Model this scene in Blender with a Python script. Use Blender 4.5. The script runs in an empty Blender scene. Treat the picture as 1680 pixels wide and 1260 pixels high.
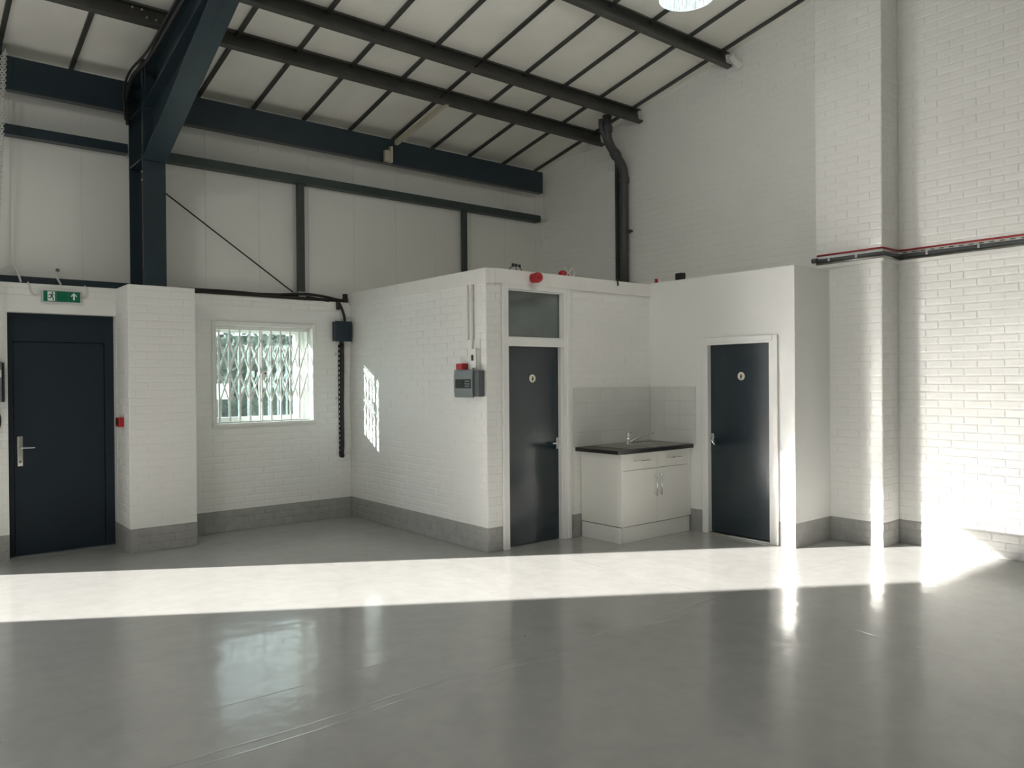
import bpy, bmesh, math, random
from mathutils import Matrix, Vector
random.seed(7)
S = bpy.context.scene
COL = S.collection

# ------------------------------------------------------------------ camera
FPX = 1270.5
R_ = Vector((0.7725, -0.6349, -0.0077)); F_ = Vector((0.6348, 0.7726, -0.0063))
YAW, PITCH, ROLL = math.radians(50.583), math.radians(-0.3624), math.radians(-0.4432)
F_ = Vector((math.cos(YAW)*math.cos(PITCH), math.sin(YAW)*math.cos(PITCH), math.sin(PITCH)))
_r = Vector((math.sin(YAW), -math.cos(YAW), 0)); _u = _r.cross(F_)
R_ = math.cos(ROLL)*_r + math.sin(ROLL)*_u
U_ = -math.sin(ROLL)*_r + math.cos(ROLL)*_u
CAM = Vector((0, 0, 1.65))
cd = bpy.data.cameras.new('camera'); cam = bpy.data.objects.new('camera', cd); COL.objects.link(cam)
cam.matrix_world = Matrix(((R_.x, U_.x, -F_.x, 0), (R_.y, U_.y, -F_.y, 0), (R_.z, U_.z, -F_.z, 1.65), (0, 0, 0, 1)))
cd.sensor_fit = 'HORIZONTAL'; cd.sensor_width = 36; cd.lens = FPX/1680*36; cd.clip_start = .05; cd.clip_end = 300
S.camera = cam

# ------------------------------------------------------------------ sky, sun, daylight
W = bpy.data.worlds.new('world'); S.world = W; W.use_nodes = True
bg = W.node_tree.nodes['Background']; bg.inputs[0].default_value = (0.95, 0.975, 0.98, 1); bg.inputs[1].default_value = 3.1
AZ = math.radians(32.2); EL = math.atan(0.31)
SUNDIR = Vector((math.cos(AZ)*math.cos(EL), -math.sin(AZ)*math.cos(EL), -math.sin(EL)))
sl = bpy.data.lights.new('sun', 'SUN'); sl.energy = 18; sl.angle = math.radians(0.55); sl.color = (1, .955, .885)
so = bpy.data.objects.new('sun', sl); COL.objects.link(so); so.location = (-20, 22, 12)
so.rotation_euler = (-SUNDIR).to_track_quat('Z', 'Y').to_euler()

def portal(name, loc, rot, sx, sy):
    l = bpy.data.lights.new(name, 'AREA'); l.shape = 'RECTANGLE'; l.size = sx; l.size_y = sy; l.cycles.is_portal = True
    o = bpy.data.objects.new(name, l); COL.objects.link(o); o.location = loc; o.rotation_euler = rot
portal('daylight_roller_door', (-1.725, 8.72, 1.75), (-math.pi/2, 0, 0), 3.15, 3.5)
portal('daylight_added_door', (-9.15, -3.8, 1.45), (math.pi/2, 0, -math.pi/2), 4.4, 2.9)  # portal of the added, unseen loading door
portal('daylight_window', (3.41, 8.9, 1.73), (-math.pi/2, 0, 0), 1.1, 1.1)

S.view_settings.view_transform = 'Standard'; S.view_settings.look = 'None'
S.view_settings.exposure = 0.44; S.view_settings.gamma = 1.0; S.view_settings.use_curve_mapping = False
cy = S.cycles
cy.use_denoising = True; cy.max_bounces = 10; cy.diffuse_bounces = 8; cy.glossy_bounces = 4; cy.transparent_max_bounces = 16
cy.caustics_reflective = True; cy.caustics_refractive = False; cy.blur_glossy = 0.3
cy.sample_clamp_indirect = 0.0; cy.sample_clamp_direct = 0
cy.use_guiding = False

# ------------------------------------------------------------------ materials
def NT(name):
    m = bpy.data.materials.new(name); m.use_nodes = True; nt = m.node_tree
    return m, nt, nt.nodes, nt.links, nt.nodes['Principled BSDF']
def noise(nt, scale, detail=3, rough=.5, vec=None):
    n = nt.nodes.new('ShaderNodeTexNoise'); n.inputs['Scale'].default_value = scale
    n.inputs['Detail'].default_value = detail; n.inputs['Roughness'].default_value = rough
    if vec is None:
        g = nt.nodes.new('ShaderNodeNewGeometry'); vec = g.outputs['Position']
    nt.links.new(vec, n.inputs['Vector']); return n
def bump(nt, height, strength, dist, prev=None):
    b = nt.nodes.new('ShaderNodeBump'); b.inputs['Strength'].default_value = strength; b.inputs['Distance'].default_value = dist
    nt.links.new(height, b.inputs['Height'])
    if prev: nt.links.new(prev, b.inputs['Normal'])
    return b.outputs['Normal']
def ramp(nt, fac, a, b, pa=.3, pb=.7):
    r = nt.nodes.new('ShaderNodeValToRGB'); r.color_ramp.elements[0].position = pa; r.color_ramp.elements[1].position = pb
    r.color_ramp.elements[0].color = (*a, 1); r.color_ramp.elements[1].color = (*b, 1)
    nt.links.new(fac, r.inputs[0]); return r.outputs[0]
def simple(name, col, rough=.5, metal=0, spec=.5, nscale=6, nvar=.06, bstr=0, bscale=60, bdist=.002, coat=0):
    m, nt, N, L, P = NT(name)
    n = noise(nt, nscale, 4)
    c = ramp(nt, n.outputs[0], tuple(max(0, x*(1-nvar)) for x in col), tuple(min(1, x*(1+nvar)) for x in col))
    L.new(c, P.inputs['Base Color'])
    P.inputs['Roughness'].default_value = rough; P.inputs['Metallic'].default_value = metal
    P.inputs['Specular IOR Level'].default_value = spec; P.inputs['Coat Weight'].default_value = coat
    if bstr:
        L.new(bump(nt, noise(nt, bscale, 3).outputs[0], bstr, bdist), P.inputs['Normal'])
    return m
GREY = (.36, .36, .345)
def painted(name, col, rough=.55, dado=.236, bstr=.35, bscale=45, spec=.35):
    """white paint with a grey painted band along the floor"""
    m, nt, N, L, P = NT(name)
    n = noise(nt, 1.3, 5, .6)
    white = ramp(nt, n.outputs[0], tuple(x*.965 for x in col), col)
    if dado:
        g = N.new('ShaderNodeNewGeometry'); sx = N.new('ShaderNodeSeparateXYZ'); L.new(g.outputs['Position'], sx.inputs[0])
        gt = N.new('ShaderNodeMath'); gt.operation = 'GREATER_THAN'; gt.inputs[1].default_value = dado; L.new(sx.outputs[2], gt.inputs[0])
        n2 = noise(nt, 9, 5, .65)
        grey = ramp(nt, n2.outputs[0], tuple(x*.88 for x in GREY), GREY, .35, .6)
        mx = N.new('ShaderNodeMix'); mx.data_type = 'RGBA'
        L.new(gt.outputs[0], mx.inputs[0]); L.new(grey, mx.inputs[6]); L.new(white, mx.inputs[7])
        L.new(mx.outputs[2], P.inputs['Base Color'])
    else:
        L.new(white, P.inputs['Base Color'])
    P.inputs['Roughness'].default_value = rough; P.inputs['Specular IOR Level'].default_value = spec
    if bstr:
        b1 = bump(nt, noise(nt, bscale, 4, .6).outputs[0], bstr, .004)
        b2 = bump(nt, noise(nt, bscale*4, 2, .5).outputs[0], bstr*.6, .0012, b1)
        L.new(b2, P.inputs['Normal'])
    return m
M = {}
M['brick'] = painted('white_painted_brick', (.83, .83, .805), .5)
M['plaster'] = painted('white_painted_plaster', (.82, .825, .805), .45, bstr=.08, bscale=120)
M['plain'] = painted('plain_white_wall', (.62, .62, .60), .6, bstr=0)
M['clad'] = simple('off_white_cladding', (.76, .76, .73), .5, nvar=.03, nscale=.7)
M['panel'] = simple('off_white_ceiling_liner', (.86, .845, .78), .7, nvar=.07, nscale=1.4, bstr=.15, bscale=3, bdist=.02)
M['tbar'] = simple('dark_ceiling_bar', (.05, .055, .05), .5)
M['steel_grey'] = simple('dark_grey_painted_purlin', (.066, .065, .058), .45, nvar=.2, nscale=4, bstr=.1)
M['steel_teal'] = simple('dark_teal_painted_steel', (.018, .033, .043), .34, nvar=.15, nscale=5, bstr=.25, bscale=90, bdist=.002)
M['steel_green'] = simple('dark_green_painted_steel', (.035, .052, .048), .45, nvar=.15)
M['door'] = simple('slate_blue_door_paint', (.012, .022, .031), .55, spec=.3, nvar=.05, nscale=2, bstr=.05, bscale=160)
M['door_gloss'] = simple('dark_blue_gloss_door_paint', (.003, .014, .022), .17, spec=.7, nvar=.06, nscale=2, bstr=.06, bscale=14, bdist=.003)
M['white_gloss'] = simple('white_gloss_paint', (.82, .82, .80), .25, nvar=.02)
M['white_plastic'] = simple('white_plastic', (.80, .80, .77), .35, nvar=.02)
M['grille'] = simple('white_powder_coat', (.80, .79, .75), .35, nvar=.03)
M['fascia'] = simple('white_fascia_board', (.80, .79, .76), .4, nvar=.03)
M['chrome'] = simple('chrome', (.75, .75, .75), .12, metal=1, nvar=.02)
M['steel'] = simple('brushed_stainless_steel', (.58, .57, .54), .28, metal=1, nvar=.06, nscale=30)
M['worktop'] = simple('black_laminate', (.014, .013, .013), .3, nvar=.3, nscale=60)
M['cab'] = simple('cream_white_cabinet_board', (.80, .795, .745), .35, nvar=.015)
M['plinth'] = simple('white_plinth_board', (.78, .78, .75), .35, nvar=.02)
M['tile'] = simple('pale_glazed_tile', (.66, .66, .635), .18, nvar=.03, nscale=4)
M['grout'] = simple('grey_grout', (.58, .58, .56), .8)
M['black'] = simple('black_plastic', (.012, .012, .013), .45)
M['cable'] = simple('black_cable_sheath', (.014, .013, .013), .55)
M['browncable'] = simple('dark_brown_cable_sheath', (.022, .010, .009), .55)
M['red'] = simple('red_plastic', (.42, .012, .018), .3)
M['redcable'] = simple('red_cable_sheath', (.40, .035, .04), .45)
M['greybox'] = simple('grey_plastic_casing', (.18, .20, .21), .4)
M['greybox2'] = simple('dark_grey_plastic_casing', (.09, .10, .105), .45)
M['display'] = simple('dark_display_window', (.02, .024, .024), .2)
M['pipe'] = simple('dark_grey_plastic_pipe', (.06, .06, .066), .45, nvar=.03)
M['bluebox'] = simple('dark_blue_steel_box', (.012, .028, .040), .4)
M['beige'] = simple('beige_trunking', (.50, .46, .37), .5)
M['green'] = simple('green_sign_face', (.0, .15, .075), .35, nvar=.04)
M['signwhite'] = simple('white_sign_ink', (.80, .84, .82), .4, nvar=.01)
M['cream'] = simple('cream_sign_disc', (.74, .70, .58), .35)
M['signink'] = simple('black_sign_ink', (.02, .015, .012), .5)
M['clearplastic'] = simple('grey_clear_plastic', (.5, .52, .5), .25)
M['lightgrey'] = simple('light_grey_plastic_conduit', (.62, .62, .60), .4)
M['asphalt'] = simple('pale_concrete_yard', (.42, .42, .40), .9)
M['leaf'] = simple('dull_green_leaves', (.075, .095, .075), .7, nvar=.4, nscale=2)
M['bark'] = simple('grey_brown_bark', (.10, .085, .065), .85, nvar=.3, nscale=10)

def floor_mat():
    m, nt, N, L, P = NT('grey_gloss_floor_paint')
    n = noise(nt, .9, 6, .6); n2 = noise(nt, 7, 4, .6)
    c1 = ramp(nt, n.outputs[0], (.405, .405, .398), (.44, .44, .432), .3, .7)
    c2 = ramp(nt, n2.outputs[0], (.93, .93, .93), (1, 1, 1), .3, .6)
    mx = N.new('ShaderNodeMix'); mx.data_type = 'RGBA'; mx.blend_type = 'MULTIPLY'; mx.inputs[0].default_value = 1
    L.new(c1, mx.inputs[6]); L.new(c2, mx.inputs[7])
    # small dark specks of dirt
    v = N.new('ShaderNodeTexVoronoi'); v.inputs['Scale'].default_value = 2.6
    g = N.new('ShaderNodeNewGeometry'); L.new(g.outputs['Position'], v.inputs['Vector'])
    sp = N.new('ShaderNodeMath'); sp.operation = 'GREATER_THAN'; sp.inputs[1].default_value = .018; L.new(v.outputs['Distance'], sp.inputs[0])
    mx2 = N.new('ShaderNodeMix'); mx2.data_type = 'RGBA'; mx2.inputs[6].default_value = (.09, .08, .07, 1)
    L.new(sp.outputs[0], mx2.inputs[0]); L.new(mx.outputs[2], mx2.inputs[7])
    L.new(mx2.outputs[2], P.inputs['Base Color'])
    P.inputs['Specular IOR Level'].default_value = .12; P.inputs['Coat Weight'].default_value = .54; P.inputs['Coat IOR'].default_value = 1.5
    rr = N.new('ShaderNodeMapRange'); rr.inputs[3].default_value = .085; rr.inputs[4].default_value = .125
    L.new(n2.outputs[0], rr.inputs[0]); L.new(rr.outputs[0], P.inputs['Coat Roughness']); P.inputs['Roughness'].default_value = .26
    # ridges where the screed bays meet
    sx = N.new('ShaderNodeSeparateXYZ'); L.new(g.outputs['Position'], sx.inputs[0])
    wob = noise(nt, 1.1, 2)
    total = None
    for axis, pos, w, amp in ((1, 3.50, .012, 1.0), (1, 3.42, .010, .7), (1, 3.97, .008, .6), (0, 4.89, .012, .8)):
        s = N.new('ShaderNodeMath'); s.operation = 'SUBTRACT'; L.new(sx.outputs[axis], s.inputs[0]); s.inputs[1].default_value = pos
        wm = N.new('ShaderNodeMath'); wm.operation = 'MULTIPLY_ADD'; L.new(wob.outputs[0], wm.inputs[0]); wm.inputs[1].default_value = .16; wm.inputs[2].default_value = -.08
        a = N.new('ShaderNodeMath'); a.operation = 'ADD'; L.new(s.outputs[0], a.inputs[0]); L.new(wm.outputs[0], a.inputs[1])
        ab = N.new('ShaderNodeMath'); ab.operation = 'ABSOLUTE'; L.new(a.outputs[0], ab.inputs[0])
        mr = N.new('ShaderNodeMapRange'); mr.interpolation_type = 'SMOOTHSTEP'
        mr.inputs[1].default_value = w; mr.inputs[2].default_value = 0; mr.inputs[3].default_value = 0; mr.inputs[4].default_value = amp
        L.new(ab.outputs[0], mr.inputs[0])
        if total is None: total = mr.outputs[0]
        else:
            ad = N.new('ShaderNodeMath'); ad.operation = 'ADD'; L.new(total, ad.inputs[0]); L.new(mr.outputs[0], ad.inputs[1]); total = ad.outputs[0]
    b0 = bump(nt, noise(nt, 3.2, 2).outputs[0], .5, .010)
    b1 = bump(nt, noise(nt, 26, 3).outputs[0], .22, .0013, b0)
    b2 = bump(nt, noise(nt, 130, 2).outputs[0], .2, .0004, b1)
    b3 = bump(nt, total, .5, .002, b2)
    L.new(b3, P.inputs['Normal']); L.new(b3, P.inputs['Coat Normal'])
    return m
M['floor'] = floor_mat()

def glass_mat(name, tint, r0, rough=.0):
    m, nt, N, L, P = NT(name); N.remove(P)
    t = N.new('ShaderNodeBsdfTransparent'); t.inputs[0].default_value = (*tint, 1)
    gl = N.new('ShaderNodeBsdfGlossy'); gl.inputs['Roughness'].default_value = rough; gl.inputs[0].default_value = (.9, 1, 1, 1)
    lw = N.new('ShaderNodeLayerWeight'); lw.inputs[0].default_value = .5
    pw = N.new('ShaderNodeMath'); pw.operation = 'POWER'; pw.inputs[1].default_value = 4; L.new(lw.outputs['Facing'], pw.inputs[0])
    mr = N.new('ShaderNodeMapRange'); mr.inputs[3].default_value = r0; mr.inputs[4].default_value = .9; L.new(pw.outputs[0], mr.inputs[0])
    mx = N.new('ShaderNodeMixShader'); L.new(mr.outputs[0], mx.inputs[0]); L.new(t.outputs[0], mx.inputs[1]); L.new(gl.outputs[0], mx.inputs[2])
    L.new(mx.outputs[0], N['Material Output'].inputs[0]); return m
M['glass'] = glass_mat('clear_window_glass', (.86, .95, .96), .17)
M['glass_dark'] = simple('dim_wired_glass', (.10, .125, .115), .08, spec=.9, nvar=.15, nscale=3)

def lamp_mat():
    m, nt, N, L, P = NT('prismatic_acrylic_shade'); N.remove(P)
    t = N.new('ShaderNodeBsdfTransparent'); t.inputs[0].default_value = (.95, 1, 1, 1)
    e = N.new('ShaderNodeEmission'); e.inputs[0].default_value = (.88, 1, 1, 1)
    g = N.new('ShaderNodeNewGeometry'); mp = N.new('ShaderNodeMapping'); mp.inputs['Scale'].default_value = (1, 1, .05)
    L.new(g.outputs['Position'], mp.inputs[0])
    w = N.new('ShaderNodeTexNoise'); w.inputs['Scale'].default_value = 60; L.new(mp.outputs[0], w.inputs['Vector'])
    r = N.new('ShaderNodeMapRange'); r.inputs[1].default_value = .3; r.inputs[2].default_value = .7; r.inputs[3].default_value = .5; r.inputs[4].default_value = 1.5
    L.new(w.outputs[0], r.inputs[0]); L.new(r.outputs[0], e.inputs[1])
    mx = N.new('ShaderNodeMixShader'); mx.inputs[0].default_value = .55
    L.new(t.outputs[0], mx.inputs[1]); L.new(e.outputs[0], mx.inputs[2]); L.new(mx.outputs[0], N['Material Output'].inputs[0])
    return m
M['shade'] = lamp_mat()
m, nt, N, L, P = NT('lamp_glow'); P.inputs['Emission Color'].default_value = (.9, 1, 1, 1); P.inputs['Emission Strength'].default_value = 8; M['glow'] = m

# ------------------------------------------------------------------ mesh helpers
class MB:
    def __init__(s): s.v = []; s.f = []
    def add(s, vs, fs):
        o = len(s.v); s.v += [tuple(v) for v in vs]; s.f += [tuple(i+o for i in f) for f in fs]; return s
    def box(s, x0, x1, y0, y1, z0, z1):
        x0, x1 = min(x0, x1), max(x0, x1); y0, y1 = min(y0, y1), max(y0, y1); z0, z1 = min(z0, z1), max(z0, z1)
        return s.add([(x0,y0,z0),(x1,y0,z0),(x1,y1,z0),(x0,y1,z0),(x0,y0,z1),(x1,y0,z1),(x1,y1,z1),(x0,y1,z1)],
                     [(0,3,2,1),(4,5,6,7),(0,1,5,4),(1,2,6,5),(2,3,7,6),(3,0,4,7)])
    def prism(s, poly, axis, a0, a1):
        """poly of 2-D points extruded along axis (0: poly is (y,z); 1: (x,z); 2: (x,y))"""
        def P3(p, a): return (a, p[0], p[1]) if axis == 0 else ((p[0], a, p[1]) if axis == 1 else (p[0], p[1], a))
        n = len(poly); vs = [P3(p, a0) for p in poly] + [P3(p, a1) for p in poly]
        fs = [tuple(range(n-1, -1, -1)), tuple(range(n, 2*n))] + [(i, (i+1) % n, (i+1) % n+n, i+n) for i in range(n)]
        return s.add(vs, fs)
    def bar(s, a, b, w, h, up=(0, 0, 1)):
        a = Vector(a); b = Vector(b); d = (b-a).normalized(); u = Vector(up)
        sd = d.cross(u).normalized()*w/2; uu = sd.cross(d).normalized()*h/2
        vs = [a-sd-uu, a+sd-uu, a+sd+uu, a-sd+uu, b-sd-uu, b+sd-uu, b+sd+uu, b-sd+uu]
        return s.add(vs, [(0,3,2,1),(4,5,6,7),(0,1,5,4),(1,2,6,5),(2,3,7,6),(3,0,4,7)])
    def tube(s, pts, r, n=8, cap=True):
        pts = [Vector(p) for p in pts]; rings = []; prev = None
        for i, p in enumerate(pts):
            d = (pts[min(i+1, len(pts)-1)]-pts[max(i-1, 0)]).normalized()
            if prev is None:
                ref = Vector((0, 0, 1)) if abs(d.z) < .9 else Vector((1, 0, 0)); a = d.cross(ref).normalized()
            else: a = (prev-d*prev.dot(d)).normalized()
            prev = a; b = d.cross(a)
            rr = r[i] if isinstance(r, (list, tuple)) else r
            rings.append([p+(a*math.cos(t)+b*math.sin(t))*rr for t in [2*math.pi*k/n for k in range(n)]])
        vs = [v for ring in rings for v in ring]; fs = []
        for i in range(len(pts)-1):
            for k in range(n):
                fs.append((i*n+k, i*n+(k+1) % n, (i+1)*n+(k+1) % n, (i+1)*n+k))
        if cap: fs += [tuple(range(n-1, -1, -1)), tuple((len(pts)-1)*n+k for k in range(n))]
        return s.add(vs, fs)
    def lathe(s, prof, c, axis=(0, 0, 1), n=24):
        """prof: (radius, height) list round an axis through c"""
        ax = Vector(axis).normalized(); ref = Vector((0, 0, 1)) if abs(ax.z) < .9 else Vector((1, 0, 0))
        a = ax.cross(ref).normalized(); b = ax.cross(a); c = Vector(c)
        vs = [c+ax*h+(a*math.cos(2*math.pi*k/n)+b*math.sin(2*math.pi*k/n))*r for r, h in prof for k in range(n)]
        fs = [(i*n+k, i*n+(k+1) % n, (i+1)*n+(k+1) % n, (i+1)*n+k) for i in range(len(prof)-1) for k in range(n)]
        return s.add(vs, fs)
    def flat(s, poly, o, ux, uy, un, t):
        """thin extruded outline: poly in (u,v) on plane o+u*ux+v*uy, thickness t along un"""
        o = Vector(o); ux = Vector(ux); uy = Vector(uy); un = Vector(un); n = len(poly)
        vs = [o+ux*p[0]+uy*p[1] for p in poly]+[o+ux*p[0]+uy*p[1]+un*t for p in poly]
        return s.add(vs, [tuple(range(n-1, -1, -1)), tuple(range(n, 2*n))]+[(i, (i+1) % n, (i+1) % n+n, i+n) for i in range(n)])
    def build(s, name, mat, parent=None, bevel=0, smooth=False, seg=2):
        me = bpy.data.meshes.new(name); me.from_pydata(s.v, [], s.f)
        bm = bmesh.new(); bm.from_mesh(me); bmesh.ops.recalc_face_normals(bm, faces=bm.faces)
        if bevel:
            es = [e for e in bm.edges if len(e.link_faces) == 2 and e.calc_face_angle(0) > .6]
            bmesh.ops.bevel(bm, geom=es, offset=bevel, segments=seg, affect='EDGES', profile=.5, clamp_overlap=True)
        bm.to_mesh(me); bm.free()
        if smooth:
            me.polygons.foreach_set('use_smooth', [True]*len(me.polygons))
        me.materials.append(M[mat] if isinstance(mat, str) else mat)
        o = bpy.data.objects.new(name, me); COL.objects.link(o)
        if parent is not None: attach(o, parent)
        return o
def attach(o, parent):
    o.parent = parent
    o.matrix_parent_inverse = Matrix.Translation(-parent.location)
def tag(o, label, cat, group=None, kind=None):
    o['label'] = label; o['category'] = cat
    if group: o['group'] = group
    if kind: o['kind'] = kind
    return o
def thing(name, label, cat, loc=(0, 0, 0), group=None, kind=None):
    o = bpy.data.objects.new(name, None); COL.objects.link(o); o.location = loc; o.empty_display_size = .1
    return tag(o, label, cat, group, kind)
def B(name, mat, parent, x0, x1, y0, y1, z0, z1, bevel=0, label=None):
    o = MB().box(x0, x1, y0, y1, z0, z1).build(name, mat, parent, bevel)
    if label: o['label'] = label
    return o
def smooth_path(pts, n=6):
    P = [Vector(p) for p in pts]; P = [P[0]*2-P[1]]+P+[P[-1]*2-P[-2]]; out = []
    for i in range(1, len(P)-2):
        for k in range(n):
            t = k/n; a, b, c, d = P[i-1:i+3]
            out.append(.5*((2*b)+(c-a)*t+(2*a-5*b+4*c-d)*t*t+(3*b-a-3*c+d)*t**3))
    out.append(P[-2]); return out
def cutcells(u0, u1, z0, z1, holes):
    us = sorted({u0, u1, *[h[0] for h in holes], *[h[1] for h in holes]}); zs = sorted({z0, z1, *[h[2] for h in holes], *[h[3] for h in holes]})
    us = [u for u in us if u0 <= u <= u1]; zs = [z for z in zs if z0 <= z <= z1]; out = []
    for a, b in zip(us, us[1:]):
        for c, d in zip(zs, zs[1:]):
            um, zm = (a+b)/2, (c+d)/2
            if not any(h[0] < um < h[1] and h[2] < zm < h[3] for h in holes): out.append((a, b, c, d))
    return out

# ------------------------------------------------------------------ bricks
PROUD = .0036
_bm_cache = {}
def brick_geo(w, h, rnd):
    j = lambda a: rnd.uniform(-a, a)
    c, cx = .0095, .0065
    ring0 = [(-w/2, -.002, -h/2), (w/2, -.002, -h/2), (w/2, -.002, h/2), (-w/2, -.002, h/2)]
    ring1 = [(x-math.copysign(.0012, x)+j(.0006), PROUD*.55, z-math.copysign(.0012, z)+j(.0006)) for x, y, z in ring0]
    ring2 = [(x-math.copysign(cx+j(.0025), x), PROUD+j(.0008), z-math.copysign(c+j(.003), z)) for x, y, z in ring0]
    v = ring0+ring1+ring2; f = [(8, 9, 10, 11)]
    for i in range(4):
        k = (i+1) % 4
        f += [(i, k, k+4, i+4), (i+4, k+4, k+8, i+8)]
    return v, f
def brick_mesh(w, h, rnd):
    key = (round(w, 3), round(h, 3), rnd.randrange(5) if abs(w-.219) < .002 else 0)
    if key not in _bm_cache:
        v, f = brick_geo(key[0], key[1], rnd); me = bpy.data.meshes.new('brick'); me.from_pydata(v, [], f)
        me.materials.append(M['brick']); _bm_cache[key] = me
    return _bm_cache[key]
def bricks(parent, O, U, Nn, Lw, z0, z1, holes=(), limit=300, phase=0, ends=(0, 0), seed=1, show=None):
    """brick faces on a wall: O origin (x,y), U along the wall, Nn out of it; the largest in view become parts of their own"""
    rnd = random.Random(seed); P, C = .225, .075; out = []
    nc = int(math.ceil((z1-z0)/C))
    for i in range(nc):
        za, zb = z0+i*C, min(z0+(i+1)*C, z1)
        u = -P+phase-(P/2 if i % 2 else 0)
        while u < Lw:
            rects = [(max(u, -ends[0]), min(u+P, Lw+ends[1]), za, zb)]
            for (a, b, c, d) in holes:
                nr = []
                for (x, y, p, q) in rects:
                    if y <= a or x >= b or q <= c or p >= d: nr.append((x, y, p, q)); continue
                    if x < a: nr.append((x, a, p, q))
                    if y > b: nr.append((b, y, p, q))
                    if p < c: nr.append((max(x, a), min(y, b), p, c))
                    if q > d: nr.append((max(x, a), min(y, b), d, q))
                rects = nr
            for (x, y, p, q) in rects:
                if y-x > .03 and q-p > .02: out.append((x+.0028, y-.0028, p+.0035, q-.0035))
            u += P
    Uv = Vector((U[0], U[1], 0)); Nv = Vector((Nn[0], Nn[1], 0)); Zv = Vector((0, 0, 1)); Ov = Vector((O[0], O[1], 0))
    def score(r):
        p = Ov+Uv*((r[0]+r[1])/2)+Zv*((r[2]+r[3])/2)-CAM; z = p.dot(F_)
        if z < .3: return 0
        px, py = 840+FPX*p.dot(R_)/z, 630-FPX*p.dot(U_)/z
        if not (-15 < px < 1695 and -10 < py < 1270): return 0
        if show and not show(px, py): return 1e-9*(r[1]-r[0])
        return (r[1]-r[0])*(r[3]-r[2])*abs(p.normalized().dot(Nv))/p.length_squared
    sc = sorted(((score(r), k) for k, r in enumerate(out)), reverse=True)
    single = {k for s, k in sc[:limit] if s > 1e-7}
    rest = MB()
    for k, r in enumerate(out):
        w, h = round(r[1]-r[0], 3), round(r[3]-r[2], 3); c = Ov+Uv*((r[0]+r[1])/2)+Zv*((r[2]+r[3])/2)+Nv*rnd.uniform(-.0012, .0012)
        tz, tx = rnd.uniform(-.006, .006), rnd.uniform(-.016, .016)
        Mx = Matrix((( -Uv.x if False else Uv.x, Nv.x, 0, c.x), (Uv.y, Nv.y, 0, c.y), (0, 0, 1, c.z), (0, 0, 0, 1))) @ Matrix.Rotation(tz, 4, 'Z') @ Matrix.Rotation(tx, 4, 'X')
        if k in single:
            o = bpy.data.objects.new('brick', brick_mesh(w, h, rnd)); COL.objects.link(o); o.parent = parent
            l = Vector(parent.location); o.matrix_parent_inverse = Matrix.Translation(-l); o.matrix_basis = Mx
        else:
            v, f = brick_geo(w, h, rnd); rest.add([Mx @ Vector(q) for q in v], f)
    if rest.v:
        me = bpy.data.meshes.new('brick_courses'); me.from_pydata(rest.v, [], rest.f); me.materials.append(M['brick'])
        o = bpy.data.objects.new('brick_courses', me); COL.objects.link(o); attach(o, parent); o['kind'] = 'stuff'
MORT = .0 # the mortar face lies in the wall plane, bricks stand proud of it

# ------------------------------------------------------------------ the setting
YB, YC = 8.54, 8.74          # brick face and cladding face of the back wall
XR = 7.82                    # right wall
CS = .2074                   # roof slope
RID = 0.0
def zc(y): return 4.776+CS*(8.749-abs(y))
ANG = math.atan(CS)

fl = MB().box(-9.3, 8.2, -9.1, 8.88, -.12, 0).build('floor', 'floor')
tag(fl, 'glossy light grey painted concrete floor with a band of sunlight', 'floor', kind='structure')

ROLL_D = (-3.30, -.15, -1, 3.64)
FD = (.95, 1.872, -1, 2.315)
WN = (2.845, 3.985, 1.185, 2.285)
wb = MB()
for a, b, c, d in cutcells(-9.0, 7.82, 0, 2.59, [ROLL_D, FD, WN]): wb.box(a, b, YB, YB+.32, c, d)
wall_back = wb.build('wall_back', 'brick')
tag(wall_back, 'low white painted brick wall with the grey dado behind the barred window', 'wall', kind='structure')
# concrete lintels over the door and the window
for n, (a, b, z) in enumerate(((.80, 1.872, 2.315), (2.55, 4.34, 2.31))):
    B('lintel', 'plaster', wall_back, a, b, YB-.006, YB+.01, z, 2.475, .002)
LINT = [(.80+9, 1.872+9, 2.3, 2.475), (2.55+9, 4.34+9, 2.3, 2.475)]
bh = [(ROLL_D[0]+9, ROLL_D[1]+9, -1, 4), (FD[0]+9, FD[1]+9, -1, 2.315), (2.815+9, 4.01+9, 1.15, 2.31), (1.87+9, 2.495+9, -1, 4), (4.47+9, 20, -1, 4)]+LINT
bricks(wall_back, (-9, YB), (1, 0), (0, -1), 16.8, 0, 2.59, bh, 300, seed=3)

# pier under the steel column
PX0, PX1, PY = 1.876, 2.492, 8.055
wall_pier = MB().box(PX0, PX1, PY, YB-.001, 0, 2.588).build('wall_pier', 'brick')
tag(wall_pier, 'square white painted brick pier under the dark steel column', 'pier', kind='structure')
bricks(wall_pier, (PX0, PY), (1, 0), (0, -1), PX1-PX0, 0, 2.588, seed=5, ends=(PROUD, PROUD), phase=.06)
bricks(wall_pier, (PX0, YB), (0, -1), (-1, 0), YB-PY, 0, 2.588, seed=6, ends=(0, PROUD), phase=.03)
bricks(wall_pier, (PX1, PY), (0, 1), (1, 0), YB-PY, 0, 2.588, seed=7, ends=(PROUD, 0), phase=.03)

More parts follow.
